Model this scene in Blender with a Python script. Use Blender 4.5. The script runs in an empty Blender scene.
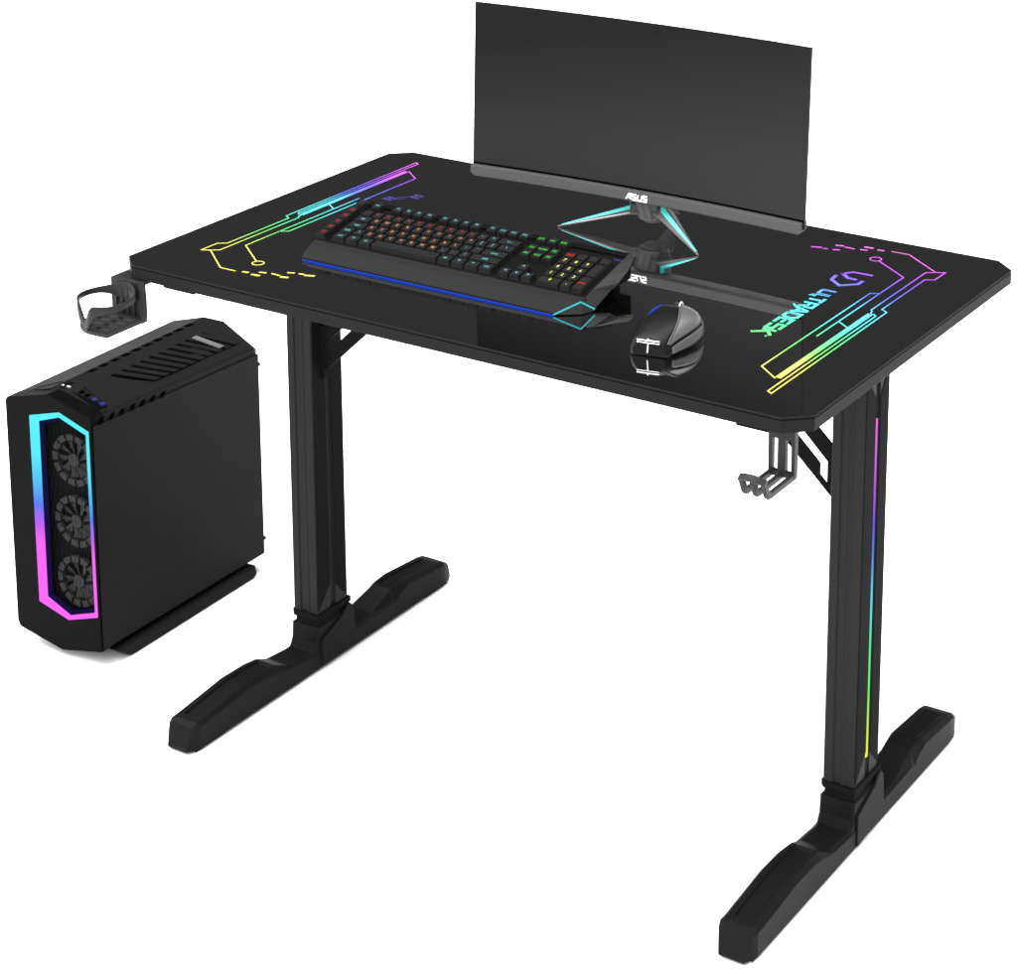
import bpy, bmesh, math, random
from mathutils import Vector, Matrix, geometry
random.seed(4)
S = bpy.context.scene
C = S.collection
rad = math.radians

# ------------------------------------------------------------ camera
cd = bpy.data.cameras.new("camera"); cam = bpy.data.objects.new("camera", cd); C.objects.link(cam)
cam.location = (1.6793, -2.6304, 1.8227)
cam.rotation_euler = (math.pi/2-0.2210, 0, 0.5640)
cd.sensor_width = 36; cd.lens = 81.29
cd.shift_x = -0.0657; cd.shift_y = -0.4678
cd.clip_start = .05; cd.clip_end = 500
S.camera = cam

# ------------------------------------------------------------ studio surround (world)
W = bpy.data.worlds.new("World"); S.world = W; W.use_nodes = True
nt = W.node_tree; nt.nodes.clear()
def N(nt, t, **k):
    n = nt.nodes.new(t)
    for a, b in k.items():
        if a[1:].isdigit(): n.inputs[int(a[1:])].default_value = b
        else: setattr(n, a, b)
    return n
tc = N(nt, 'ShaderNodeTexCoord')
def dotdir(d, lo, hi, a, b):
    d = Vector(d).normalized()
    n = N(nt, 'ShaderNodeVectorMath', operation='DOT_PRODUCT'); n.inputs[1].default_value = d
    nt.links.new(tc.outputs['Generated'], n.inputs[0])
    m = N(nt, 'ShaderNodeMapRange', interpolation_type='SMOOTHSTEP')
    m.inputs['From Min'].default_value = lo; m.inputs['From Max'].default_value = hi
    m.inputs['To Min'].default_value = a; m.inputs['To Max'].default_value = b
    nt.links.new(n.outputs['Value'], m.inputs['Value']); return m.outputs[0]
def mul(a, b):
    m = N(nt, 'ShaderNodeMath', operation='MULTIPLY'); nt.links.new(a, m.inputs[0]); nt.links.new(b, m.inputs[1]); return m.outputs[0]
front = dotdir((-.25, -.96, .05), -.9, 1, 2.4, 3.6)      # brighter wall of light in front
overhead = dotdir((0, 0, 1), .40, .85, 1.0, 3.4)         # and a bright ceiling
side = dotdir((1, .15, 0), -.05, .65, 1.0, .22)             # less from the right
dark_behind = dotdir((-.50, .76, .44), .66, .86, 1.0, .0185)     # added dark zone, keeps the sky mirrored in the desk top dark
dark_front = dotdir((-.53, -.74, .42), .80, .93, 1.0, .06)    # smaller added dark zone in front, darkens the screen's mirror image
class _o: pass
mm = _o(); mm.outputs = [mul(mul(mul(mul(front, overhead), dark_behind), dark_front), side)]
bg = N(nt, 'ShaderNodeBackground'); nt.links.new(mm.outputs[0], bg.inputs['Strength']); bg.inputs['Color'].default_value = (1, 1, 1, 1)
wo = N(nt, 'ShaderNodeOutputWorld'); nt.links.new(bg.outputs[0], wo.inputs[0])

def area(name, loc, target, size, energy):
    l = bpy.data.lights.new(name, 'AREA'); l.shape = 'RECTANGLE'; l.size, l.size_y = size; l.energy = energy
    o = bpy.data.objects.new(name, l); C.objects.link(o); o.location = loc
    o.rotation_euler = (Vector(target)-Vector(loc)).to_track_quat('-Z', 'Y').to_euler(); return o
area('added_fill', (-3.3, -5.0, 1.95), (0, .1, .9), (4.6, 1.3), 85)  # added lamp out of view, lifts the lower screen and front faces

S.view_settings.view_transform = 'Standard'; S.view_settings.look = 'None'
S.view_settings.exposure = 0; S.view_settings.gamma = 1
S.cycles.max_bounces = 8

# ------------------------------------------------------------ helpers
class MB:
    def __init__(s): s.v = []; s.f = []; s.sm = []
    def add(s, vs, fs, smooth=False):
        o = len(s.v); s.v += [tuple(v) for v in vs]; s.f += [tuple(i+o for i in f) for f in fs]; s.sm += [smooth]*len(fs); return s
    def box(s, x0, x1, y0, y1, z0, z1):
        vs = [(x, y, z) for z in (z0, z1) for y in (y0, y1) for x in (x0, x1)]
        return s.add(vs, [(0,2,3,1),(4,5,7,6),(0,1,5,4),(2,6,7,3),(0,4,6,2),(1,3,7,5)])
    def prism(s, poly, axis, a, b, holes=()):
        loops = [poly]+list(holes)
        def P(p, h):
            if axis == 'z': return (p[0], p[1], h)
            if axis == 'y': return (p[0], h, p[1])
            return (h, p[0], p[1])
        flat = [p for l in loops for p in l]; n = len(flat)
        vs = [P(p, a) for p in flat]+[P(p, b) for p in flat]
        if holes: caps = [tuple(t) for t in geometry.tessellate_polygon([[Vector((p[0], p[1], 0)) for p in l] for l in loops])]
        else: caps = [tuple(range(n))]
        fs = [c for c in caps]+[tuple(i+n for i in reversed(c)) for c in caps]
        o = 0
        for l in loops:
            m = len(l)
            for i in range(m): fs.append((o+i, o+(i+1) % m, n+o+(i+1) % m, n+o+i))
            o += m
        return s.add(vs, fs)
    def loft(s, secs, smooth=False, closed=True, caps=True):
        n = len(secs[0]); vs = [p for q in secs for p in q]; fs = []
        for k in range(len(secs)-1):
            for i in range(n if closed else n-1):
                j = (i+1) % n; fs.append((k*n+i, k*n+j, (k+1)*n+j, (k+1)*n+i))
        s.add(vs, fs, smooth)
        if caps:
            s.add(secs[0], [tuple(reversed(range(n)))]); s.add(secs[-1], [tuple(range(n))])
        return s
    def tube(s, pts, r, n=8, smooth=True, rs=None):
        pts = [Vector(p) for p in pts]; secs = []
        for i, p in enumerate(pts):
            d = (pts[min(i+1, len(pts)-1)]-pts[max(i-1, 0)]).normalized()
            up = Vector((0, 0, 1)) if abs(d.z) < .95 else Vector((0, 1, 0))
            a = d.cross(up).normalized(); b = a.cross(d); rr = rs[i] if rs else r
            secs.append([p+a*rr*math.cos(t*2*math.pi/n)+b*rr*math.sin(t*2*math.pi/n) for t in range(n)])
        return s.loft(secs, smooth)
    def cyl(s, c, r0, r1, z0, z1, n=24, smooth=False):
        secs = [[(c[0]+r*math.cos(2*math.pi*k/n), c[1]+r*math.sin(2*math.pi*k/n), z) for k in range(n)] for r, z in ((r0, z0), (r1, z1))]
        return s.loft(secs, smooth)
    def ribbon(s, pts, w, z0, z1, closed=False, M=None):
        """flat mitred line of width w in the xy plane, thickness z0..z1"""
        P = [Vector(p[:2]) for p in pts]; n = len(P); L = []; Rr = []
        for i in range(n):
            a = P[i]-P[i-1] if (i > 0 or closed) else P[1]-P[0]
            b = P[(i+1) % n]-P[i] if (i < n-1 or closed) else P[i]-P[i-1]
            a.normalize(); b.normalize(); na = Vector((-a.y, a.x)); nb = Vector((-b.y, b.x)); m = na+nb
            if m.length < 1e-6: m = na
            m.normalize(); k = min(w/2/max(m.dot(na), .3), w*1.3)
            L.append(P[i]+m*k); Rr.append(P[i]-m*k)
        for i in range(n if closed else n-1):
            j = (i+1) % n; q = [L[i], L[j], Rr[j], Rr[i]]
            vs = [Vector((p.x, p.y, z)) for z in (z0, z1) for p in q]
            if M: vs = [M @ v for v in vs]
            s.add(vs, [(0,1,2,3),(7,6,5,4),(0,4,5,1),(1,5,6,2),(2,6,7,3),(3,7,4,0)])
        return s
    def build(s, name, mat, parent=None, bevel=0, seg=2, loc=None, rot=None, smooth_all=False):
        me = bpy.data.meshes.new(name); me.from_pydata(s.v, [], s.f); me.validate()
        bm = bmesh.new(); bm.from_mesh(me); bmesh.ops.recalc_face_normals(bm, faces=bm.faces); bm.to_mesh(me); bm.free()
        if len(me.polygons) == len(s.sm):
            for p, q in zip(me.polygons, s.sm): p.use_smooth = q or smooth_all
        me.materials.append(mat)
        o = bpy.data.objects.new(name, me); C.objects.link(o)
        if parent: o.parent = parent
        if loc is not None: o.location = loc
        if rot is not None: o.rotation_euler = rot
        if bevel:
            b = o.modifiers.new('bevel', 'BEVEL'); b.width = bevel; b.segments = seg; b.limit_method = 'ANGLE'; b.angle_limit = rad(25)
        return o

def thing(name, label, cat, loc=(0, 0, 0), rotz=0, group=None):
    o = bpy.data.objects.new(name, None); C.objects.link(o); o.location = loc; o.rotation_euler = (0, 0, rotz)
    o.empty_display_size = .05
    o['label'] = label; o['category'] = cat
    if group: o['group'] = group
    return o

def mat(name, col, rough=.5, spec=.2, metal=0, bump=0, bscale=900, var=0, emis=None, es=1, coat=0):
    m = bpy.data.materials.new(name); m.use_nodes = True; t = m.node_tree; b = t.nodes['Principled BSDF']
    b.inputs['Base Color'].default_value = (*col, 1); b.inputs['Roughness'].default_value = rough
    b.inputs['Specular IOR Level'].default_value = spec; b.inputs['Metallic'].default_value = metal
    if emis: b.inputs['Emission Color'].default_value = (*emis, 1); b.inputs['Emission Strength'].default_value = es
    if bump or var:
        tcn = N(t, 'ShaderNodeTexCoord'); nz = N(t, 'ShaderNodeTexNoise'); nz.inputs['Scale'].default_value = bscale; nz.inputs['Detail'].default_value = 3
        t.links.new(tcn.outputs['Object'], nz.inputs['Vector'])
        if bump:
            bp = N(t, 'ShaderNodeBump'); bp.inputs['Strength'].default_value = bump; bp.inputs['Distance'].default_value = .0004
            t.links.new(nz.outputs['Fac'], bp.inputs['Height']); t.links.new(bp.outputs[0], b.inputs['Normal'])
        if var:
            n2 = N(t, 'ShaderNodeTexNoise'); n2.inputs['Scale'].default_value = 9; t.links.new(tcn.outputs['Object'], n2.inputs['Vector'])
            mr = N(t, 'ShaderNodeMapRange'); mr.inputs['To Min'].default_value = rough-var; mr.inputs['To Max'].default_value = rough+var
            t.links.new(n2.outputs['Fac'], mr.inputs['Value']); t.links.new(mr.outputs[0], b.inputs['Roughness'])
    return m

def ramp_mat(name, axis, lo, hi, stops, emit=True, k=1.0):
    """colour that runs along an axis of the object: an RGB light guide or a rainbow print"""
    m = bpy.data.materials.new(name); m.use_nodes = True; t = m.node_tree; b = t.nodes['Principled BSDF']
    tcn = N(t, 'ShaderNodeTexCoord'); sx = N(t, 'ShaderNodeSeparateXYZ'); t.links.new(tcn.outputs['Object'], sx.inputs[0])
    mr = N(t, 'ShaderNodeMapRange'); mr.inputs['From Min'].default_value = lo; mr.inputs['From Max'].default_value = hi
    t.links.new(sx.outputs[axis], mr.inputs['Value'])
    cr = N(t, 'ShaderNodeValToRGB'); e = cr.color_ramp.elements
    while len(e) > 1: e.remove(e[-1])
    for i, (p, c) in enumerate(stops):
        c = [((x/255+.055)/1.055)**2.4 if x > 10 else x/255/12.9 for x in c]
        q = e[0] if i == 0 else e.new((p-lo)/(hi-lo)); q.position = (p-lo)/(hi-lo); q.color = (*[x*k for x in c], 1)
    t.links.new(mr.outputs[0], cr.inputs[0])
    if emit:
        b.inputs['Base Color'].default_value = (0, 0, 0, 1); b.inputs['Specular IOR Level'].default_value = 0
        t.links.new(cr.outputs[0], b.inputs['Emission Color']); b.inputs['Emission Strength'].default_value = 1
    else:
        t.links.new(cr.outputs[0], b.inputs['Base Color']); b.inputs['Roughness'].default_value = .4; b.inputs['Specular IOR Level'].default_value = .1
    return m

def emi(name, rgb, s=1):
    c = [((x/255+.055)/1.055)**2.4 for x in rgb]
    return mat(name, (0, 0, 0), .5, 0, emis=c, es=s)

M = {}
M['floor'] = mat('white_studio_floor', (.93, .93, .93), .85, .1, bump=.05, bscale=60)
M['powder'] = mat('black_powder_coat', (0.0123, 0.0123, 0.0123), .45, .05, bump=.35, bscale=1500, var=.06)
M['powder2'] = mat('black_satin_plastic', (.0055, .0055, .0055), .55, .01, bump=.15, bscale=1200, var=.05)
M['foot'] = mat('black_foot_shell', (.0060, .0060, .0060), .42, .03, bump=.25, bscale=1300, var=.05)
M['edge'] = mat('black_edge_band', (.0080, .0080, .0080), .5, .03, bump=.25, bscale=1500)
M['groove'] = mat('deep_black', (.001, .001, .001), .9, .0)
M['fan'] = mat('fan_frame_grey', (.020, .020, .020), .5, .12, bump=.2)
M['rubber'] = mat('rubber', (.004, .004, .004), .8, .1)
M['case'] = mat('case_black_steel', (.0060, .0060, .0060), .5, .04, bump=.12, bscale=1500, var=.05)
M['casefront'] = mat('case_black_front', (.0016, .0016, .0016), .45, .02, bump=.08)
M['greymet'] = mat('grey_fan_plastic', (.080, .080, .080), .5, .15, bump=.2)
M['bar'] = mat('brushed_dark_grey', (.050, .050, .050), .45, .15, bump=.25, bscale=2000, var=.05)
M['stand'] = mat('stand_dark_grey', (.070, .070, .070), .42, .15, bump=.2)
M['screen'] = mat('matte_screen', (.0012, .0012, .0012), .32, .08, bump=.04, bscale=2500)
M['bezel'] = mat('screen_border', (.0015, .0015, .0015), .5, .1)
M['teal'] = mat('teal_accent', (.085, .58, .55), .45, .2)
M['white'] = mat('white_letter', (.80, .80, .80), .5, .3, bump=.02)
M['silver_or_glint'] = mat('silver_and_glint', (.42, .40, .40), .35, .5)  # power button colour, also paints the highlight under the left stand arm
M['key'] = mat('keycap', (0.0066, 0.0066, 0.0066), .45, .08, bump=.15, bscale=2500)
M['kbody'] = mat('keyboard_body', (.0062, .0062, .0062), .5, .05, bump=.2, bscale=2200)
M['kdeck'] = mat('keyboard_deck', (0.0025, 0.0025, 0.0025), .6, .03)
M['rail'] = mat('keyboard_rail', (.0200, .0200, .0200), .45, .12, bump=.15)
M['mouse'] = mat('mouse_shell', (.0040, .0040, .0040), .36, .12, bump=.1, bscale=2500)
M['mousegrey'] = mat('mouse_gloss_grey', (.060, .060, .060), .3, .5)
M['holder'] = mat('holder_grey_plastic', (.0135, .0135, .0135), .42, .10, bump=.25, bscale=1600)
# faint emission stands in for light reflected on the screen, stronger at lower right
t = M['screen'].node_tree; b = t.nodes['Principled BSDF']
tcn = N(t, 'ShaderNodeTexCoord'); sx = N(t, 'ShaderNodeSeparateXYZ'); t.links.new(tcn.outputs['Object'], sx.inputs[0])
m1 = N(t, 'ShaderNodeMath', operation='MULTIPLY_ADD', i1=-3.7, i2=1.14); t.links.new(sx.outputs[2], m1.inputs[0])
m2 = N(t, 'ShaderNodeMath', operation='MULTIPLY_ADD', i1=.65); t.links.new(sx.outputs[0], m2.inputs[0]); t.links.new(m1.outputs[0], m2.inputs[2])
m3 = N(t, 'ShaderNodeMath', operation='MULTIPLY', i1=.050, use_clamp=True); t.links.new(m2.outputs[0], m3.inputs[0])
b.inputs['Emission Color'].default_value = (1, 1, 1, 1); t.links.new(m3.outputs[0], b.inputs['Emission Strength'])
# black mirror glass of the desk top
M['glass'] = mat('black_mirror_glass', (.58, .58, .58), .035, .5, metal=1)
t = M['glass'].node_tree; b = t.nodes['Principled BSDF']
tcn = N(t, 'ShaderNodeTexCoord'); nz = N(t, 'ShaderNodeTexNoise'); nz.inputs['Scale'].default_value = 3; t.links.new(tcn.outputs['Object'], nz.inputs['Vector'])
mr = N(t, 'ShaderNodeMapRange'); mr.inputs['To Min'].default_value = .008; mr.inputs['To Max'].default_value = .022
t.links.new(nz.outputs['Fac'], mr.inputs['Value']); t.links.new(mr.outputs[0], b.inputs['Roughness'])

RB = [(-.30, (245, 235, 100)), (-.20, (236, 235, 110)), (-.13, (130, 230, 110)), (-.06, (90, 240, 160)), (.0, (95, 240, 235)), (.05, (95, 215, 240)),
      (.10, (95, 120, 235)), (.15, (120, 95, 235)), (.20, (175, 90, 235)), (.26, (220, 100, 225)), (.30, (225, 120, 200))]
M['print'] = ramp_mat('rainbow_print', 1, -.30, .30, RB, emit=False, k=.55)
M['legled'] = ramp_mat('rainbow_led', 2, .12, .63, [(.12, (245, 245, 90)), (.16, (215, 240, 80)), (.22, (120, 235, 100)), (.30, (90, 235, 170)), (.36, (95, 225, 240)),
      (.42, (80, 140, 240)), (.47, (110, 90, 235)), (.53, (200, 90, 235)), (.63, (235, 115, 225))])
M['pcled'] = ramp_mat('case_led', 2, .06, .43, [(.06, (255, 110, 255)), (.19, (255, 105, 250)), (.225, (190, 100, 250)), (.255, (95, 125, 250)), (.30, (85, 200, 255)), (.34, (90, 240, 255)), (.43, (95, 250, 255))])
M['navy'] = emi('navy_glow', (22, 20, 62))  # stands in for the ring's blue glow on the case front
M['blue'] = emi('blue_led', (45, 85, 235))
M['cyan'] = emi('cyan_led', (75, 215, 225))
LEG = {'r': emi('legend_red', (225, 45, 50), 1.4), 'o': emi('legend_orange', (235, 150, 90), 1.4), 'c': emi('legend_cyan', (110, 200, 215), 1.4), 'g': emi('legend_green', (60, 215, 70), 1.4),
       'y': emi('legend_yellow', (240, 235, 120), 1.4), 'd': emi('legend_dim_red', (120, 40, 45), 1.4), 'b': emi('legend_blue', (70, 80, 200), 1.4)}

# ------------------------------------------------------------ the floor
f = MB().add([(-80, -80, 0), (80, -80, 0), (80, 80, 0), (-80, 80, 0)], [(0, 1, 2, 3)]).build('floor', M['floor']); f['kind'] = 'structure'

# ------------------------------------------------------------ the desk
desk = thing('gaming_desk', 'black T-legged gaming desk with a rainbow circuit print on its glossy top', 'desk')
def octo(Wd, D, k, k2): return [(-Wd, -D+k2), (-Wd+k, -D), (Wd-k, -D), (Wd, -D+k2), (Wd, D-k2), (Wd-k, D), (-Wd+k, D), (-Wd, D-k2)]
top = MB().prism(octo(.5497, .3393, .0309, .0286), 'z', .7296, .7458).build('tabletop', M['edge'], desk, bevel=.0008)
MB().prism(octo(.5485, .3381, .0309, .0286), 'z', .7445, .7465).build('shadow_gap', M['groove'], top)
gl = MB().prism(octo(.5497, .3393, .0309, .0286), 'z', .7465, .75).build('glass_top', M['glass'], top, bevel=.0008, seg=1)
gl.data.materials.append(M['edge'])
for p in gl.data.polygons:
    if abs(p.normal.z) < .5: p.material_index = 1
Z0, Z1 = .75015, .7504
CX, CY = -.0015, .0065
LW = .0017
def pattern(sgn):
    g = MB()
    T = (lambda p: p) if sgn > 0 else (lambda p: (2*CX-p[0], 2*CY-p[1]))
    r = lambda pts, w=LW, cl=False: g.ribbon([T(p) for p in pts], w, Z0, Z1, cl)
    r([(.4555, -.2316), (.4225, -.2048), (.4225, .1135), (.4325, .1197), (.434, .1225)])
    r([(.4578, -.228), (.4578, .040)], .0078)
    r([(.458, .036), (.4555, .050), (.4520, .054), (.4520, .234), (.4632, .2425), (.4755, .2485), (.4752, .2127), (.4632, .205), (.4632, .064), (.4735, .0575), (.4745, -.278), (.4672, -.2735), (.4672, .036), (.4615, .042)])
    r([(.434, -.0732), (.434, .1985), (.3748, .2450)])
    r([(.434, -.0085), (.453, -.0225)])
    r([(.4632, .2425), (.400, .2935), (.372, .2935)])
    for a, b_, w in (((.362, .2905), (.352, .2885), .0035), ((.344, .2925), (.330, .2910), .0042), ((.3405, .2795), (.330, .2765), .0034), ((.322, .2745), (.306, .2755), .0028), ((.303, .2790), (.291, .2755), .0042), ((.306, .2595), (.296, .2555), .0034), ((.289, .2550), (.281, .2530), .0028), ((.2785, .2560), (.264, .2505), .0042)):
        r([a, b_], w)
    c = (.3672, .2500); r([(c[0]+.0085*math.cos(a*math.pi/9), c[1]+.0085*math.sin(a*math.pi/9)) for a in range(18)], LW, True)
    g.build('circuit_print', M['print'], top)
pattern(1); pattern(-1)
# small faint emblem printed by the back left
em = MB()
for dx in (0, .030):
    cx, cy = -.3965+dx, .110+dx*1.0
    for a, b_ in (((-.009, .007), (.009, .007)), ((-.009, -.007), (.009, -.007)), ((0, .007), (0, -.007)), ((-.006, .0035), (.006, .0035)), ((-.006, -.0035), (.006, -.0035)), ((-.006, 0), (-.009, -.003)), ((.006, 0), (.009, .003))):
        em.ribbon([(cx+a[0], cy+a[1]), (cx+b_[0], cy+b_[1])], .0022, Z0, Z1)
em.ribbon([(-.386, .112), (-.375, .124)], .0012, Z0, Z1); em.ribbon([(-.390, .120), (-.377, .134)], .0012, Z0, Z1)
em.build('emblem_print', mat('indigo_print', (.035, .03, .13), .4, .1), top)

# maker's lettering, read from the back towards the front
GL = {'U': [[(0, 1), (0, .1), (.12, 0), (1, 0), (1, 1)]], 'L': [[(.05, 1), (.05, 0), (.6, 0)]], 'T': [[(0, 1), (1, 1)], [(.5, 1), (.5, 0)]],
      'R': [[(0, 0), (0, 1), (1, 1), (1, .5), (.15, .5)], [(.55, .5), (1, -.02)]], 'A': [[(0, 0), (.45, 1), (.62, 1), (1, 0)], [(.3, .3), (.8, .3)]],
      'D': [[(0, 0), (0, 1), (.75, 1), (1, .75), (1, .25), (.75, 0), (0, 0)]], 'E': [[(1, 1), (0, 1), (0, 0), (1, 0)], [(0, .5), (.9, .5)]],
      'S': [[(1, 1), (0, 1), (0, .52), (1, .52), (1, 0), (0, 0)]], 'K': [[(0, 0), (0, 1)], [(1, 1), (.25, .5), (1, -.42)]]}
lt = MB()
word = 'ULTRADESK'; x0 = .3610; w_, h_ = .0178, .0200
ys = [.0955, .0765, .0620, .0380, .0145, -.0100, -.0340, -.0580, -.0830]
for yl, chh in zip(ys, word):
    for st in GL[chh]:
        lt.ribbon([(x0+p[1]*h_, yl-.002-p[0]*w_) for p in st], .0046, Z0, Z1)
lt.ribbon([(x0, .0720), (.3540, .0640)], .0030, Z0, Z1); lt.ribbon([(x0, .0125), (.3520, .0215)], .0030, Z0, Z1)
lt.ribbon([(.3760, -.1075), (.3785, -.1075)], .003, Z0, Z1)
lt.build('lettering', M['print'], top)
lg = MB()
lg.ribbon([(.3500, .1571), (.3525, .1370), (.3725, .1205), (.3920, .1385), (.3925, .1543)], .0052, Z0, Z1)
lg.ribbon([(.3945, .1824), (.3652, .1815), (.3530, .1669)], .0042, Z0, Z1)
lg.ribbon([(.3535, .1700), (.3690, .1550), (.3830, .1545)], .0058, Z0, Z1)
lg.build('logo_print', M['print'], top)

# frame under the top
for sx in (-1, 1):
    MB().box(sx*.4665-.0290, sx*.4665+.0290, -.300, .300, .7080, .7290).build('support_beam', M['powder2'], desk, bevel=.0012)
MB().box(-.436, .436, -.004, .036, .7060, .7288).build('crossbar', M['powder2'], desk, bevel=.0012)

FX = .4660
def leg(sx):
    cx = sx*FX; w = .0236
    sec = [(-w, -.0360), (-w+.002, -.0378), (-.0100, -.0378), (-.0085, -.0350), (.0030, -.0350), (.0045, -.0378), (.0075, -.0378), (.0085, -.0362), (w-.0015, -.0362), (w, -.0340),
           (w, -.0035), (w-.0035, -.0035), (w-.0035, .0095), (w, .0095), (w, .0340), (w-.003, .0425), (-w+.003, .0425), (-w, .036)]
    col = MB().prism([(cx+p[0], p[1]) for p in sec], 'z', .0930, .7075).build('leg', M['powder'], desk, bevel=.0006, seg=1)
    # raised covers with cut corners; their darker colour paints the right face's shade
    MB().prism([(-.0355, .098), (-.0040, .135), (-.0040, .652), (-.0335, .695)], 'x', cx+w-.001, cx+w+.0010).build('cover_plate', M['powder2'], col, bevel=.0005, seg=1)
    MB().prism([(.0098, .128), (.0365, .100), (.0365, .690), (.0098, .650)], 'x', cx+w-.001, cx+w+.0010).build('cover_plate', M['powder2'], col, bevel=.0005, seg=1)
    if sx > 0:
        MB().box(cx+w-.0036, cx+w-.0006, -.0004, .0056, .1230, .6200).build('led_strip', M['legled'], col)
    # collar and socket block
    c1 = [(-w-.003, -.036), (-w+.003, -.0418), (w+.001, -.0418), (w+.0030, -.0395), (w+.003, .045), (-w-.003, .045)]
    MB().prism([(cx+p[0], p[1]) for p in c1], 'z', .0850, .0945).build('collar', M['powder2'], col, bevel=.0015)
    c2 = [(-w+.001, -.033), (-w+.004, -.0370), (w-.002, -.0370), (w, -.035), (w, .040), (-w+.001, .040)]
    MB().prism([(cx+p[0], p[1]) for p in c2], 'z', .0700, .0860).build('neck', M['powder2'], col, bevel=.001)
    bl = MB()
    prof = [(-.066, .026), (-.048, .036), (-.0415, .048), (-.0395, .0735), (.030, .0735), (.044, .078), (.052, .058), (.056, .020)]
    hw = .0262
    secs = []
    for s_, xx in ((1, -hw), (0, -hw+.003), (0, hw-.003), (1, hw)):
        secs.append([(cx+xx, (p[0]*(.96 if s_ else 1)), p[1]-(.002 if s_ else 0)) for p in prof])
    bl.loft(secs); bl.build('socket', M['foot'], col, bevel=.0008)
    # side wedge plate on the socket
    MB().prism([(-.034, .006), (.044, .010), (.052, .024), (.047, .078), (.036, .088), (.020, .073), (-.034, .052)], 'x', cx+hw-.001, cx+hw+.0035).build('side_plate', M['foot'], col, bevel=.0012)
    # foot
    P = [(-.3425, .0110, .0090, .0170, .0185), (-.3370, .0260, .0230, .0175, .0215), (-.3310, .0410, .0370, .0180, .0245), (-.3220, .0445, .0400, .0215, .0275), (-.3120, .0455, .0400, .0215, .0275), (-.3090, .0460, .0400, .0215, .0275), (-.2150, .0570, .0490, .0210, .0275), (-.1650, .0560, .0480, .0205, .0275),
         (-.1420, .0535, .0440, .0195, .0275), (-.1380, .0530, .0430, .0190, .0275), (-.1080, .0395, .0360, .0205, .0275), (-.0600, .0350, .0310, .0215, .0275), (.0500, .0350, .0310, .0215, .0275), (.1050, .0360, .0320, .0210, .0275), (.1500, .0500, .0330, .0190, .0275),
         (.1600, .0540, .0310, .0190, .0275), (.1720, .0550, .0400, .0195, .0275), (.1960, .0560, .0480, .0205, .0275), (.2860, .0475, .0410, .0215, .0275), (.2900, .0470, .0410, .0215, .0275), (.3030, .0445, .0400, .0210, .0265), (.3180, .0360, .0320, .0190, .0230), (.3290, .0110, .0090, .0170, .0185)]
    secs = []
    for i, (y, zt, zs, tw, B) in enumerate(P):
        rec = .0045 if (-.3100 < y < -.1400 or .1700 < y < .2880) else .0
        secs.append([(cx-B, y, .0045), (cx-B, y, zs), (cx-tw, y, zt), (cx-.0135, y, zt), (cx-.0115, y, zt-rec), (cx+.0115, y, zt-rec), (cx+.0135, y, zt), (cx+tw, y, zt), (cx+B, y, zs), (cx+B, y, .0045)])
    ft = MB().loft(secs).build('foot', M['foot'], col, bevel=.0009, seg=2)
    for y0, y1 in ((-.328, -.262), (.250, .314)):
        MB().box(cx-.024, cx+.024, y0, y1, 0, .0050).build('foot_pad', M['rubber'], ft, bevel=.001)
    # slotted gusset up to the desk frame
    fx = cx-sx*w
    X = lambda s_: fx-sx*s_
    outer = [(0, .490), (.2300, .7065), (.1500, .7065), (0, .565)]
    hole = [(.0175, .517), (.0175, .550), (.125, .655), (.125, .636), (.0290, .5445), (.0290, .5285)]
    MB().prism([(X(a), z) for a, z in outer], 'y', -.012, -.0085, holes=[[(X(a), z) for a, z in hole]]).build('gusset', M['powder2'], col)
    MB().box(min(X(0), X(.006)), max(X(0), X(.006)), -.014, .026, .484, .572).build('bracket_flange', M['powder2'], col, bevel=.0008)
leg(1); leg(-1)

# ------------------------------------------------------------ cup holder
ch = thing('cup_holder', 'dark grey open cup holder hung under the front left corner of the desk', 'cup holder', (-.49, -.343, .671))
L_ = Vector((-.49, -.343, .671))
def loc(vs): return [tuple(Vector(v)-L_) for v in vs]
m_ = MB()
x1 = -.490; x0_ = -.552
m_.box(x0_, x1, -.3470, -.3420, .671, .7290)
for k in range(6):
    xx = x0_+.010+k*.0112; m_.box(xx, xx+.0025, -.3500, -.3468, .679, .716)
m_.box(x0_, x1, -.342, -.290, .7255, .7290)
m_.box(x1-.003, x1+.001, -.3535, -.3420, .671, .728)
m_.v = loc(m_.v); m_.build('back_plate', M['holder'], ch, bevel=.0008)
base = [(x1, -.347), (x1, -.423)]
bc = (-.522, -.385); n_ = 14
for k in range(n_+1):
    a = -math.pi/2-k/n_*math.pi*.62; base.append((bc[0]+.046*math.cos(a)+.004, bc[1]+.040*math.sin(a)))
base.append((-.560, -.347))
holes = []
for k in range(4):
    yy0 = -.357-k*.0155
    wx = [.030, .036, .034, .024][k]
    for s_ in (0, 1):
        xa = -.500-s_*.029; xb = xa-.024 if not (s_ and k == 3) else xa-.012
        holes.append([(xa, yy0), (xa, yy0-.0085), (xb, yy0-.0085), (xb, yy0)])
b_ = MB().prism(base, 'z', .6715, .6765, holes=holes); b_.v = loc(b_.v)
b_.build('base', M['holder'], ch)
cc = (-.5235, -.3870); R_ = .0410
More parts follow.
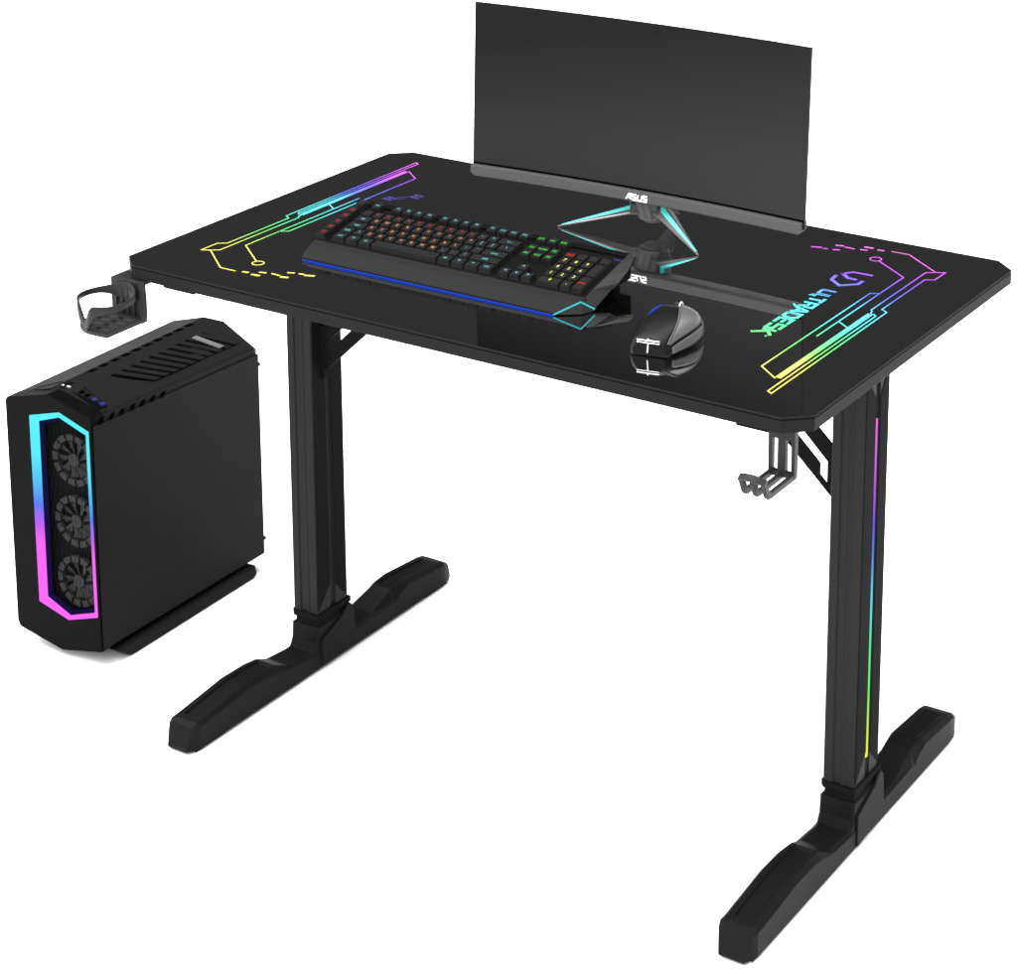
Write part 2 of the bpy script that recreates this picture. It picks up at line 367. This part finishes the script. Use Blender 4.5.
def ring():
    secs = []; n = 60
    for k in range(n+1):
        a = rad(-30)+2*math.pi*k/n*(1.0)
        # direction of the dip (towards front left) and of the wide back lobe
        da = (math.degrees(a)-(-102)+180) % 360-180
        db = (math.degrees(a)-(82)+180) % 360-180
        dip = math.exp(-(da/17)**2)
        wide = math.exp(-(db/38)**2)
        dc = (math.degrees(a)-(-50)+180) % 360-180
        near = math.exp(-(dc/45)**2)
        zt = .7175-.027*math.exp(-(da/15)**2)+.0085*wide-.0035*near
        zb = .7095-.0330*math.exp(-(da/26)**2)-.012*wide-.006*near
        if zt-zb < .0065: zt = zb+.0065
        rr = R_-.004*dip
        for_ = []
        for r, z in ((rr, zb), (rr, zt), (rr-.0028, zt), (rr-.0028, zb)):
            for_.append((cc[0]+r*math.cos(a), cc[1]+r*math.sin(a), z))
        secs.append(for_)
    g = MB().loft(secs, smooth=True, caps=False); g.v = loc(g.v); return g
ring().build('ring', M['holder'], ch, bevel=.0004, seg=1)

# ------------------------------------------------------------ headphone hook
hk = thing('headphone_hook', 'dark grey three-pronged headphone hook under the front right corner of the desk', 'hook', (.514, -.320, .665))
L_ = Vector((.514, -.320, .665))
g = MB()
xa, xb = .4950, .531
out = [(xa, .667), (xb, .667), (xb, .7292), (xa, .7292)]
h1 = [(xa+.0050, .6735), (xa+.0125, .6735), (xa+.0125, .7155), (xa+.0050, .7155)]
h2 = [(xb-.0130, .6735), (xb-.0050, .6735), (xb-.0050, .7155), (xb-.0130, .7155)]
g.prism(out, 'y', -.3240, -.3150, holes=[h1, h2])
g.box(xa, xb, -.315, -.275, .7240, .7292)
g.v = loc(g.v); g.build('hook_plate', M['holder'], hk, bevel=.0008)
for xm in (xa+.0032, (xa+xb)/2, xb-.0032):
    p = MB()
    prof = [(-.3160, .6660), (-.3160, .6735), (-.3800, .6730), (-.3850, .6755), (-.3945, .6925), (-.4010, .6895), (-.3920, .6705), (-.3880, .6665), (-.3820, .6655)]
    p.prism(prof, 'x', xm-.0028, xm+.0028); p.v = loc(p.v); p.build('prong', M['holder'], hk, bevel=.0008)
p = MB(); secs = []
for k in range(13):
    u = k/12; x = xa+(xb-xa)*u; bow = .0055*math.sin(math.pi*u)
    secs.append([(x, -.4015-bow, .6900+bow*.9), (x, -.3950-bow, .6950+bow*.9), (x, -.3930-bow, .6905+bow*.9), (x, -.3985-bow, .6858+bow*.9)])
p.loft(secs); p.v = loc(p.v); p.build('lip', M['holder'], hk, bevel=.0006)

# ------------------------------------------------------------ monitor
MX, MY = .0205, .1431
mon = thing('monitor', 'dark curved monitor with a grey chin bar on a tripod stand with teal edges', 'monitor', (MX, MY, .75), .0103)
HWm = .2812; tilt = math.tan(.0402)
def scr(xa, xb, za, zb_, ya, yb, n=24, zbev=0):
    secs = []
    for k in range(n+1):
        x = xa+(xb-xa)*k/n; sag = .0135*(1-(x/HWm)**2)
        P4 = []
        for z, y in ((za, ya), (zb_, ya), (zb_, yb), (za, yb)):
            P4.append((x, y+sag+(z-.0534)*tilt, z))
        secs.append(P4)
    return MB().loft(secs)
shell = scr(-HWm, HWm, .0600, .3219, .0030, .0080).build('back_shell', M['bezel'], mon, bevel=.0012)
scr(-HWm+.0004, HWm-.0004, .0740, .3200, .0028, .0045).build('screen', M['screen'], mon)
scr(-HWm+.001, HWm-.001, .0712, .0738, .0020, .0040).build('bottom_border', M['groove'], mon)
# chin bar: upright face, then a bevel under it
n = 24; secs = []
for k in range(n+1):
    x = (-1+2*k/n)*(HWm-.0022); sag = .0135*(1-(x/HWm)**2); e = .0045 if k in (0, n) else 0
    if k in (1, n-1): x = math.copysign(HWm-.0065, x); sag = .0135*(1-(x/HWm)**2)
    secs.append([(x, sag-.0060+y, z) for y, z in ((.0, .0708), (-.0015, .0565+e), (.0035, .0534+e), (.022, .0534+e), (.022, .0708))])
bar = MB().loft(secs).build('chin_bar', M['bar'], mon, bevel=.0005, seg=1)
# maker's letters on the bar
AG = {'A': [[(-.15, 0), (.45, 1), (1, 1), (1, 0)], [(.35, .38), (.75, .38)]], 'S': [[(1, 1), (.1, 1), (.05, .55), (1, .45), (.95, 0), (0, 0)]], 'U': [[(.05, 1), (0, 0), (1, 0), (1.05, 1)]]}
aw = MB(); px_ = -.0095
for i, c in enumerate('ASUS'):
    for st in AG[c]:
        Mx = Matrix.Translation((0, -.0078+.0135, 0)) @ Matrix.Rotation(rad(90), 4, 'X')
        aw.ribbon([(px_+i*.0090+p[0]*.0066+p[1]*.0014, .0582+p[1]*.0082) for p in st], .0024, 0, .0009, M=Mx)
aw.build('lettering', M['white'], bar)
# stand: hub, neck, arms
HX, HY = .0145, .0440
stand = MB(); n = 36; secs = []
for r, z in ((.0225, .0235), (.0245, .0290), (.0275, .0500), (.0275, .0530)):
    secs.append([(HX+(r-(.0030 if (k % 3 == 0 and .024 < z < .052) else 0))*math.cos(2*math.pi*k/n-(z-.03)*9), HY+(r-(.0030 if (k % 3 == 0 and .024 < z < .052) else 0))*math.sin(2*math.pi*k/n-(z-.03)*9), z) for k in range(n)])
stand.loft(secs)
hub = stand.build('stand', M['stand'], mon)
MB().cyl((HX, HY+.006), .0190, .0190, .0530, .060, 32, True).box(HX-.022, HX+.022, HY-.004, HY+.016, .0535, .24).build('neck', M['stand'], hub, bevel=.0015)
MB().cyl((HX, HY), .0150, .0160, .0185, .0240, 24, True).build('knob', M['stand'], hub, bevel=.001)
def arm(tip, zt0, zb0, w0, teal=True, silver_or_glint=False):
    a = Vector(tip)-Vector((MX, MY, .75)); c0 = Vector((HX, HY, 0)); d = Vector((a.x-HX, a.y-HY, 0)); Lr = d.length; d.normalize(); s_ = Vector((-d.y, d.x, 0))
    st_ = []
    for u in (.012, .034, .5*(Lr+.034), Lr-.006, Lr):
        t_ = max(0, (u-.034)/(Lr-.034))
        st_.append((u, zt0*(1-t_)+.0026*t_, zb0*(1-t_)+.0002*t_, w0*(1-t_)+.0012*t_))
    secs = []
    for u, zt, zb2, w in st_:
        p = c0+d*u
        secs.append([p+s_*w*.15+Vector((0, 0, zt)), p+s_*w+Vector((0, 0, zb2+.0016)), p+s_*w+Vector((0, 0, zb2)), p-s_*w+Vector((0, 0, zb2)), p-s_*w+Vector((0, 0, zb2+.0016)), p-s_*w*.15+Vector((0, 0, zt))])
    o = MB().loft(secs).build('arm', M['stand'], hub, bevel=.0003, seg=1)
    if teal:
        sg = 1 if s_.y < 0 else -1      # the side that faces the front
        def strip(f0, f1, mt, nm, up):
            secs = []
            ss = [(st_[1][0], .0585, .0585-(zt0-zb0), w0)] if up else []
            for u, zt, zb2, w in ss+st_[1:4]:
                p = c0+d*u; ww = lambda f_: w*(.15+.85*f_); zz = lambda f_: zt+(zb2+.0016-zt)*f_
                secs.append([p+s_*sg*(ww(f0)+.0003)+Vector((0, 0, zz(f0)+.0005)), p+s_*sg*(ww(f1)+.0003)+Vector((0, 0, zz(f1)+.0005)), p+s_*sg*(ww(f1)-.002)+Vector((0, 0, zz(f1)-.0006)), p+s_*sg*(ww(f0)-.002)+Vector((0, 0, zz(f0)-.0006))])
            MB().loft(secs).build(nm, mt, o)
        strip(.0, .50, M['teal'], 'teal_edge', True)
        if silver_or_glint: strip(.86, 1.0, M['silver_or_glint'], 'edge_highlight', False)  # painted highlight along the arm's lower edge
arm((-.0987, .1328, .75), .040, .0295, .0130, silver_or_glint=True); arm((.1448, .1255, .75), .047, .0350, .0150); arm((.0272, .2789, .75), .047, .0350, .0170, teal=False)

# ------------------------------------------------------------ keyboard
KT = rad(12.0)
kb = thing('keyboard', 'black gaming keyboard with coloured key legends and a blue light along its wrist rest', 'keyboard', (-.10, -.12, .75))
KO = Vector((-.10, -.12, .75))
def kp(u, v, h=0):   # h above key top plane
    return Vector((u, -.151+v*math.cos(KT)-h*math.sin(KT), .782+v*math.sin(KT)+h*math.cos(KT)))-KO
def kl(g): g.v = [tuple(Vector(v)-KO) for v in g.v]; return g
a = kp(0, -.0115, -.0085)+KO; b2 = kp(0, .112, -.0085)+KO
kl(MB().prism([(a.y, .757), (a.y, a.z), (b2.y, b2.z), (b2.y+.004, b2.z-.004), (b2.y+.001, .762)], 'x', -.3340, .1310)).build('body', M['kdeck'], kb, bevel=.0015)
for (ya, yb) in ((-.155, -.135), (-.066, -.050)):
    for xs in (-.322, .100): kl(MB().box(xs, xs+.020, ya, yb, .750, .7575)).build('foot', M['rubber'], kb)
# plain plates at the key area's rim
kl(MB().prism([(b2.y-.012, b2.z-.0024), (b2.y-.012, b2.z+.0010), (b2.y+.002, b2.z+.0015), (b2.y+.002, b2.z-.001)], 'x', -.3340, .1310)).build('back_strip', M['kdeck'], kb, bevel=.0008)
wp = [(-.1935, .7512, .1030), (-.1935, .7545, .1030), (-.1720, .7675, .1325), (a.y-.0005, .7725, .1345), (a.y-.0005, .7560, .1345)]
wr = kl(MB().loft([[(-.3270, y, z) for y, z, x in wp], [(x, y, z) for y, z, x in wp]])).build('wrist_rest', M['kbody'], kb, bevel=.0012)
kl(MB().box(-.3240, .1030, -.1950, -.1930, .7509, .7518)).build('light_strip', M['blue'], wr)
# lit corner at the right end of the wrist rest
A_, B_, C_ = (.1030, -.1935, .7520), (.1330, -.1722, .7690), (.1415, -.1510, .7545)
cn = kl(MB().loft([[A_, B_, C_], [(p[0], p[1]+.001, .7515) for p in (A_, B_, C_)]])).build('corner', M['rail'], kb)
tb = MB(); tb.tube([A_, B_], .0011, 6); tb.tube([B_, C_], .0011, 6)
kl(tb).build('light_strip', M['cyan'], cn)
# side rail
rs_ = []
for L, R2 in (((.1325, -.1722, .7690), (.1415, -.1510, .7545)), ((.1315, -.1400, .7770), (.1405, -.1070, .7680)), ((.1310, -.1150, .7830), (.1465, -.0970, .7760)), ((.1305, -.0700, .7930), (.1425, -.0660, .7835)), ((.1305, -.0420, .8000), (.1365, -.0400, .7930))):
    L, R2 = Vector(L), Vector(R2); rs_.append([L, R2, R2+Vector((-.002, 0, -.003)), L+Vector((0, 0, -.012))])
kl(MB().loft(rs_)).build('side_rail', M['rail'], kb, bevel=.0006, seg=1)
# keys
U = .0185; kmesh = {}
def legend_mesh(txt, size):
    cu = bpy.data.curves.new('legend', 'FONT'); cu.body = txt; cu.size = size; cu.resolution_u = 1; cu.align_x = 'CENTER'; cu.align_y = 'CENTER'; cu.offset = size*.02
    o = bpy.data.objects.new('legend_source', cu); C.objects.link(o); bpy.context.view_layer.update()
    me = bpy.data.meshes.new_from_object(o); bpy.data.objects.remove(o); bpy.data.curves.remove(cu); return me
lcache = {}
def key(u, v, wu, txt, col, name='key', vu=1, size=.0075):
    kk = (wu, vu)
    if kk not in kmesh:
        w = wu*U-.0010; d = vu*.0176-.0010; h = .0085; t_ = .0019
        secs = [[(-w/2, -d/2, -h), (w/2, -d/2, -h), (w/2, d/2, -h), (-w/2, d/2, -h)], [(-w/2+t_, -d/2+t_*1.1, 0), (w/2-t_, -d/2+t_*1.1, 0), (w/2-t_, d/2-t_*.6, 0), (-w/2+t_, d/2-t_*.6, 0)]]
        o = MB().loft(secs).build(name, M['key'], kb, bevel=.0009, seg=2); kmesh[kk] = o.data; 
    else:
        o = bpy.data.objects.new(name, kmesh[kk]); C.objects.link(o); o.parent = kb
        b = o.modifiers.new('bevel', 'BEVEL'); b.width = .0009; b.segments = 2; b.limit_method = 'ANGLE'
    o.location = kp(u, v); o.rotation_euler = (KT, 0, 0)
    if txt:
        k2 = (txt, col, size)
        if k2 not in lcache:
            me = legend_mesh(txt, size); me.materials.append(LEG[col]); lcache[k2] = me
        l = bpy.data.objects.new('legend', lcache[k2]); C.objects.link(l); l.parent = o
        l.location = (0, .0012 if len(txt) < 3 else 0, .0004)
        l.scale = (1.15, 1.25, 1)
V = [0, .0172, .0345, .0530, .0697, .0950]
XL = -.3000
def row(v, items, name='key'):
    x = XL
    for w, t_, c in items:
        if t_ is not None:
            nm = 'spacebar' if w == 6.25 else name
            key(x+w*U/2, v, w, t_, c, nm, size=.0060 if len(t_) == 1 else .0050)
        x += w*U
row(V[0], [(1.25, 'ctrl', 'c'), (1.25, 'O', 'c'), (1.25, 'alt', 'c'), (6.25, '', 'c'), (1.25, 'alt', 'c'), (1.25, 'fn', 'c'), (1.25, '=', 'c'), (1.25, 'ctrl', 'c')], 'modifier_key')
row(V[1], [(1.25, 'shift', 'c'), (1, '\\', 'c')]+[(1, c, 'o') for c in 'ZXCVBNM']+[(1, c, 'c') for c in ',./']+[(2.75, 'shift', 'c')])
row(V[2], [(1.75, 'caps', 'c')]+[(1, c, 'o') for c in 'ASDFGHJKL']+[(1, c, 'c') for c in ";'"]+[(2.25, 'enter', 'c')])
row(V[3], [(1.5, 'tab', 'c')]+[(1, c, 'o') for c in 'QWERTYUIOP']+[(1, c, 'c') for c in '[]']+[(1.5, '\\', 'c')])
row(V[4], [(1, '~', 'd')]+[(1, c, 'r') for c in '1234567890']+[(1, c, 'c') for c in '-=']+[(2, '<---', 'c')])
row(V[5], [(1, 'esc', 'c'), (1, None, 'c')]+[(1, 'F%d' % i, 'c') for i in (1, 2, 3, 4)]+[(.5, None, 'c')]+[(1, 'F%d' % i, 'c') for i in (5, 6, 7, 8)]+[(.5, None, 'c')]+[(1, 'F%d' % i, 'c') for i in (9, 10, 11, 12)], 'function_key')
for i, (a1, a2, a3) in enumerate((('prt', 'ins', 'del'), ('scr', 'home', 'end'), ('brk', 'pg', 'pg'))):
    for v, tx in ((V[5], a1), (V[4], a2), (V[3], a3)): key(-.0032+i*U, v, 1, tx, 'g', 'navigation_key', size=.0058)
for i, tx in enumerate('<v>'): key(-.0032+i*U, V[0], 1, tx, 'c', 'arrow_key')
key(-.0032+U, V[1], 1, '^', 'c', 'arrow_key')
NX = .051+U/2
for i, (tx, c) in enumerate((('num', 'r'), ('/', 'd'), ('*', 'd'), ('-', 'd'))): key(NX+i*U, V[4], 1, tx, c, 'numpad_key', size=.006)
for r_, tt in ((V[3], '789'), (V[2], '456'), (V[1], '123')):
    for i, tx in enumerate(tt): key(NX+i*U, r_, 1, tx, 'y', 'numpad_key')
key(NX+U/2, V[0], 2, '0', 'y', 'numpad_key'); key(NX+2*U, V[0], 1, '.', 'y', 'numpad_key', size=.010)
key(NX+3*U, (V[2]+V[3])/2, 1, '+', 'd', 'numpad_key', vu=2); key(NX+3*U, (V[0]+V[1])/2, 1, 'enter', 'r', 'numpad_key', vu=2, size=.0052)
for i in range(5): key(-.3200, V[i], 1, 'G%d' % (i+1), 'r', 'macro_key', size=.0052)
key(-.3200, V[5], 1, 'G', 'd', 'macro_key', size=.0062)
# indicator lamps by the back right
il = MB()
for k in range(3): il.box(-.0015+.005*k, .0012+.005*k, -.0008, .0008, 0, .0006)
il.build('indicator_lamp', LEG['b'], kb, loc=kp(.119, V[5]-.004, -.0078), rot=(KT, 0, 0))

# ------------------------------------------------------------ mouse
ms = thing('computer_mouse', 'black gaming mouse with glossy grey side panel and white lit lines at its tail', 'mouse', (.2710, -.1800, .75), rad(12))
ms.scale = (.92, 1.08, 1.02)
def msec(y):
    # half widths left/right and height at station y (-.064 .. .060)
    t_ = min(1, max(0, (y+.064)/.124))
    wl = .030+.006*math.sin(math.pi*min(1, t_*1.1))+(-.006*max(0, t_-.6)/.4)
    wr_ = .032+.023*math.sin(math.pi*min(1, t_*1.0))**1.2+(-.008*max(0, t_-.6)/.4)
    h = .0385*math.sin(math.pi*(.17+.70*(1-(1-t_))**.85*.85)) if t_ < 1 else .02
    h = .021+.0185*math.sin(math.pi*min(1, max(0, (t_*.93+.06))))**.9
    if t_ > .55: h -= .010*((t_-.55)/.45)**1.6
    return wl, wr_, h
def mpt(y, a, k=1.0):
    wl, wr_, h = msec(y); ca, sa = math.cos(a), math.sin(a)
    ex = .75
    x = math.copysign(abs(ca)**ex, ca)*(wr_ if ca > 0 else wl); z = abs(sa)**.8*h
    if ca > 0: x *= 1-.12*(1-abs(sa))
    return Vector((x*k, y, .001+z*k))
st = [(-.064+.124*i/22) for i in range(23)]
secs = []
for i, y in enumerate(st):
    sc = 1
    secs.append([mpt(y, math.pi*j/20) for j in range(21)])
# round off both ends
def shrink(sec, f_, dy): 
    c = Vector((0, 0, .001)); return [Vector((p.x*f_, p.y+dy, .001+(p.z-.001)*f_)) for p in sec]
secs = [shrink(secs[0], .80, -.0045), shrink(secs[0], .94, -.0025)]+secs+[shrink(secs[-1], .93, .003), shrink(secs[-1], .75, .006)]
shell = MB().loft(secs, smooth=True).build('shell', M['mouse'], ms)
def patch(y0, y1, a0, a1, off, th, name, mt, par, ny=10, na=8, fy=None):
    g = MB(); outer = []; 
    for i in range(ny+1):
        y = y0+(y1-y0)*i/ny; lo, hi = (a0, a1) if fy is None else fy(i/ny)
        r = []
        for j in range(na+1):
            a = rad(lo+(hi-lo)*j/na); p = mpt(y, a); nrm = Vector((p.x, 0, p.z*.9+.004)).normalized(); r.append(p+nrm*off)
        outer.append(r)
    vs = [p for r in outer for p in r]; n = na+1
    inner = [v-Vector((v.x, 0, v.z)).normalized()*th for v in vs]
    fs = [(i*n+j, i*n+j+1, (i+1)*n+j+1, (i+1)*n+j) for i in range(ny) for j in range(na)]
    N0 = len(vs)
    rim = [i*n for i in range(ny+1)]+[ny*n+j for j in range(1, n)]+[i*n+na for i in range(ny-1, -1, -1)]+[j for j in range(na-1, 0, -1)]
    g.add(vs, fs, True); g.add(inner, fs, True)
    g2 = MB(); g2.v = g.v; g2.f = g.f+[(rim[k], rim[(k+1) % len(rim)], rim[(k+1) % len(rim)]+N0, rim[k]+N0) for k in range(len(rim))]; g2.sm = [True]*len(g.f)+[False]*len(rim)
    return g2.build(name, mt, par)
patch(-.063, .030, 30, 62, .0022, .003, 'side_panel', M['mousegrey'], ms, ny=16, fy=lambda t_: (30-2*t_, 36+44*math.sin(math.pi*.56*t_)))
MB().tube([mpt(-.065+.098*t_, rad(38+44*math.sin(math.pi*.56*t_)))*1.05+Vector((.004*t_**3, 0, .0008)) for t_ in [k/14 for k in range(12)]], .0011, 6, rs=[.0009]*9+[.0008, .0006, .0003]).build('edge_trim', M['mousegrey'], ms)
patch(-.060, .046, 6, 22, .0030, .004, 'side_skirt', M['mousegrey'], ms, fy=lambda t_: (4+2*t_, 20+3*math.sin(math.pi*t_)))
patch(-.050, .045, 150, 172, .0022, .003, 'thumb_panel', M['mouse'], ms)
q = MB(); q.box(-.0035, .0035, -.004, .012, .0285, .0300)
MB().tube([(0.0, .034, .029+.006*math.sin(0)), (0, .034, .0290)], .001).build  # wheel axle is hidden by the shell
wl_ = MB(); secs = []
for k in range(18):
    a = 2*math.pi*k/18; secs.append([(-.0085, .056+.0076*math.cos(a), .0185+.0076*math.sin(a)), (-.0015, .056+.0076*math.cos(a), .0185+.0076*math.sin(a)), (-.0015, .056+.006*math.cos(a), .022+.006*math.sin(a)), (-.0085, .056+.006*math.cos(a), .022+.006*math.sin(a))])
secs.append(secs[0]); wh = wl_.loft(secs, caps=False).build('wheel', M['mouse'], ms)
MB().tube([(-.0010, .056+.0078*math.cos(a), .0185+.0078*math.sin(a)) for a in [rad(10+16*k) for k in range(10)]], .0011, 6).build('wheel_light', M['white'], wh)
def online(pts, r, nm, mt):
    MB().tube([mpt(y, rad(a))+Vector((0, 0, .0006)) for y, a in pts], r, 6).build(nm, mt, ms)
online([(-.020, 118), (-.010, 110), (.000, 105), (.008, 104)], .0008, 'blue_line', M['blue'])
online([(.040, 130), (.046, 122), (.050, 114)], .0008, 'blue_line', mat('steel_blue_line', (.03, .06, .12), .3, .4))
rear = lambda x, z: (x, -.0668+.045*(x*x)*20-.10*(z-.010), z)
pl = MB()
bk = [rear(x, z) for x, z in ((-.020, .004), (.016, .004), (.015, .020), (-.018, .020))]
pl.add([Vector(p)+Vector((0, -.0012, 0)) for p in bk]+[Vector(p)+Vector((0, .004, 0)) for p in bk], [(0, 1, 2, 3), (4, 7, 6, 5), (0, 4, 5, 1), (1, 5, 6, 2), (2, 6, 7, 3), (3, 7, 4, 0)])
tail = pl.build('tail_panel', M['kdeck'], ms)
tl = MB(); off = Vector((0, -.0020, 0))
tl.tube([Vector(rear(x, .0215))+off+Vector((0, .0005, 0)) for x in (-.018, -.010, -.002, .006, .015)], .0008, 6)
tl.tube([Vector(rear(x, .0185))+off for x in (-.018, -.010, -.002, .006, .015)], .0006, 6)
tl.tube([Vector(rear(-.003+.12*(z-.004), z))+off for z in (.005, .012, .0185)], .0010, 6)
tl.tube([Vector(rear(-.0010, .0215))+off, Vector(rear(-.0016, .0240))+Vector((0, -.0008, 0))], .0009, 6)
tl.build('tail_light', M['white'], tail)

# ------------------------------------------------------------ computer case
pc = thing('computer_case', 'black tower computer case with a cyan to magenta light ring on its front', 'computer case', (-.73, -.221, 0), .028)
Wp, Dp = .181, .414
def hexa(dz=0, i=0): return [(-.002-i, .030+i), (-.085, .012+i), (-Wp+i, .033+i), (-Wp+i, .424-i), (-.112, .4435-i), (-.076, .4435-i), (-.002-i, .425+dz-i)]
secs = [[(p[0], y, p[1]) for p in hexa(dz, i)] for y, dz, i in ((.0285, 0, 0), (.30, -.012, 0), (Dp-.010, -.016, 0), (Dp, -.018, .005))]
body = MB().loft(secs).build('body', M['case'], pc, bevel=.004, seg=3)
# steel side panel
MB().prism([(.004, .034), (Dp-.004, .030), (Dp-.004, .3960), (.004, .4115)], 'x', -.003, .0006).build('side_panel', M['case'], pc, bevel=.0008)
# front panel
ho = [(-.130, .4045), (-.068, .4220), (-.0075, .4025), (-.0070, .0895), (-.068, .0695), (-.130, .0865)]
hi_ = [(-.1135, .3985), (-.067, .4145), (-.0125, .3965), (-.0115, .0955), (-.067, .0765), (-.1145, .0970)]
fr = [(-.002, .030), (-.085, .012), (-.177, .030), (-.1815, .040), (-.1815, .420), (-.178, .4255), (-.092, .4470), (-.002, .4255)]
fp = MB().prism(fr, 'y', .0, .0288, holes=[ho]).build('front_panel', M['casefront'], pc, bevel=.0012)
MB().prism(ho, 'y', -.0012, .008, holes=[hi_]).build('led_ring', M['pcled'], fp)
# dim emissive border, paints the ring's glow onto the panel
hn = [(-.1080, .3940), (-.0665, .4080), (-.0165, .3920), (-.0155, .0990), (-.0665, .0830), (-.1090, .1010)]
MB().prism(hi_, 'y', .0030, .009, holes=[hn]).build('painted_glow', M['navy'], fp)
gr = MB()
gr.prism(ho, 'y', .0240, .0280)
gr.build('fan_plate', M['kdeck'], fp)
def inhex(x):   # z range inside the ring at x
    if x < -.067: t_ = (x+.1135)/.0465; return (.0965-.0205*t_, .3990+.0155*t_)
    t_ = (x+.067)/.0545; return (.0765+.019*t_, .4145-.018*t_)
mesh = MB(); x = -.1120; k = 0
while x < -.0130:
    lo, hh = inhex(x); pts = []; nseg = 14
    for j in range(nseg):
        za = lo+(hh-lo)*j/nseg; zb3 = lo+(hh-lo)*(j+1)/nseg
        o1 = .0008*(1 if (j+k) % 2 else -1)
        mesh.add([(x+o1, .010, za), (x+o1+.0013, .010, za), (x-o1+.0013, .010, zb3), (x-o1, .010, zb3)], [(0, 1, 2, 3)])
    x += .0046; k += 1
mesh.build('grille', M['kdeck'], fp)
for fx_, fz in ((-.055, .340), (-.0555, .236), (-.057, .133)):
    fan = MB(); n = 13
    for k in range(n):
        a0 = 2*math.pi*(k+.12)/n; a1 = 2*math.pi*(k+.88)/n
        am = [a0+(a1-a0)*q_/3 for q_ in range(4)]
        ring_ = [(fx_+.0430*math.cos(q_), fz+.0430*math.sin(q_)) for q_ in am]+[(fx_+.0330*math.cos(q_), fz+.0330*math.sin(q_)) for q_ in reversed(am)]
        fan.prism(ring_, 'y', .0125, .0190)
    fo = fan.build('fan', M['fan'], fp)
    bl_ = MB()
    for k in range(9):
        a0 = 2*math.pi*k/9
        bl_.add([(fx_+r*math.cos(a0+o_), y_, fz+r*math.sin(a0+o_)) for r, o_, y_ in ((.010, 0, .016), (.031, .25, .015), (.031, .72, .0195), (.010, .5, .0205))], [(0, 1, 2, 3)])
    bl_.prism([(fx_+.011*math.cos(q_*math.pi/8), fz+.011*math.sin(q_*math.pi/8)) for q_ in range(16)], 'y', .014, .022)
    bl_.build('blades', mat('fan_blade_grey', (.005, .005, .005), .5, .25), fo)
# roof: slatted vent on the right slope
def roofz(x, y):
    dz = -.012*(y-.012)/.288 if y < .30 else -.012-.004*(y-.30)/.104
    if x > -.076: return .4435-(x+.076)/.074*(.0185-dz)
    if x < -.112: return .4435-(-.112-x)/.069*.0195
    return .4435
def roofquad(g, P, up=.0008, th=.0015):
    vs = [(x, y, roofz(x, y)+up) for x, y in P]+[(x, y, roofz(x, y)+up-th) for x, y in P]; n = len(P)
    g.add(vs, [tuple(range(n)), tuple(reversed(range(n, 2*n)))]+[(i, (i+1) % n, n+(i+1) % n, n+i) for i in range(n)])
vt = MB(); roofquad(vt, [(-.069, .122), (-.021, .172), (-.021, .388), (-.069, .350)], .0006)
vent = vt.build('roof_vent', M['groove'], pc)
sl = MB(); y = .128
while y < .335:
    roofquad(sl, [(-.069, y), (-.021, y+.045), (-.021, y+.058), (-.069, y+.013)], .0022, .0030); y += .0225
sl.build('slats', M['case'], vent)
lv = MB(); y = .110
while y < .375:
    roofquad(lv, [(-.1105, y), (-.1010, y+.004), (-.1010, y+.019), (-.1105, y+.015)], .0007); y += .0265
lv.build('roof_notches', M['groove'], pc)
sd = MB(); y = .020
for k in range(7):
    yy0 = .012+k*.024; zt = .4215-.0012*k; 
    sd.add([(-.0005, yy0, zt-.010), (-.0005, yy0+.010, zt-.010), (-.0075, yy0+.030, zt+.0045), (-.0075, yy0+.018, zt+.0045)], [(0, 1, 2, 3)])
for v_i in range(len(sd.v)):
    v = sd.v[v_i]; sd.v[v_i] = (v[0]+.0022, v[1], v[2])
sd.build('edge_vent', M['groove'], pc)
# roof badge near the back
bd = MB(); roofquad(bd, [(-.066, .318), (-.026, .340), (-.026, .352), (-.066, .330)], .0034); bd.build('roof_badge', M['greymet'], pc)
# control strip behind the front edge
cs = MB()
roofquad(cs, [(-.150, .030), (-.150, .042), (-.118, .062), (-.098, .066), (-.070, .062), (-.010, .050), (-.010, .026), (-.070, .038), (-.098, .040)], .0007)
ctl = cs.build('control_strip', M['casefront'], pc)
for x_, w2, mt_, nm in ((-.104, .007, M['silver_or_glint'], 'power_button'), (-.093, .009, M['white'], 'power_button'), (-.066, .008, M['groove'], 'audio_jack'), (-.054, .008, M['groove'], 'audio_jack'), (-.040, .009, M['blue'], 'usb_port'), (-.024, .009, M['blue'], 'usb_port')):
    q = MB(); yb2 = .044 if x_ > -.08 else .047
    th_ = .003 if nm == 'power_button' else .010
    roofquad(q, [(x_, yb2), (x_+w2*.75, yb2-.001), (x_+w2*.75, yb2-.001+th_), (x_, yb2+th_)], .0012, .001)
    po = q.build(nm, mat('port_blue', (.010, .012, .10), .4, .1) if nm == 'usb_port' else mt_, ctl)
# stand rails
for xr0, xr1 in ((-.022, .0075), (-.180, -.156)):
    MB().prism([(.026, .0235), (.046, .008), (.058, .001), (.070, 0), (.370, 0), (.381, .006), (.376, .0235)], 'x', xr0, xr1).build('foot', M['case'], pc, bevel=.003)
for zz in (.375, .055):
    g = MB(); g.tube([(-.004, Dp-.004, zz), (-.004, Dp+.0025, zz)], .0035, 10); g.build('thumb_screw', M['case'], pc)
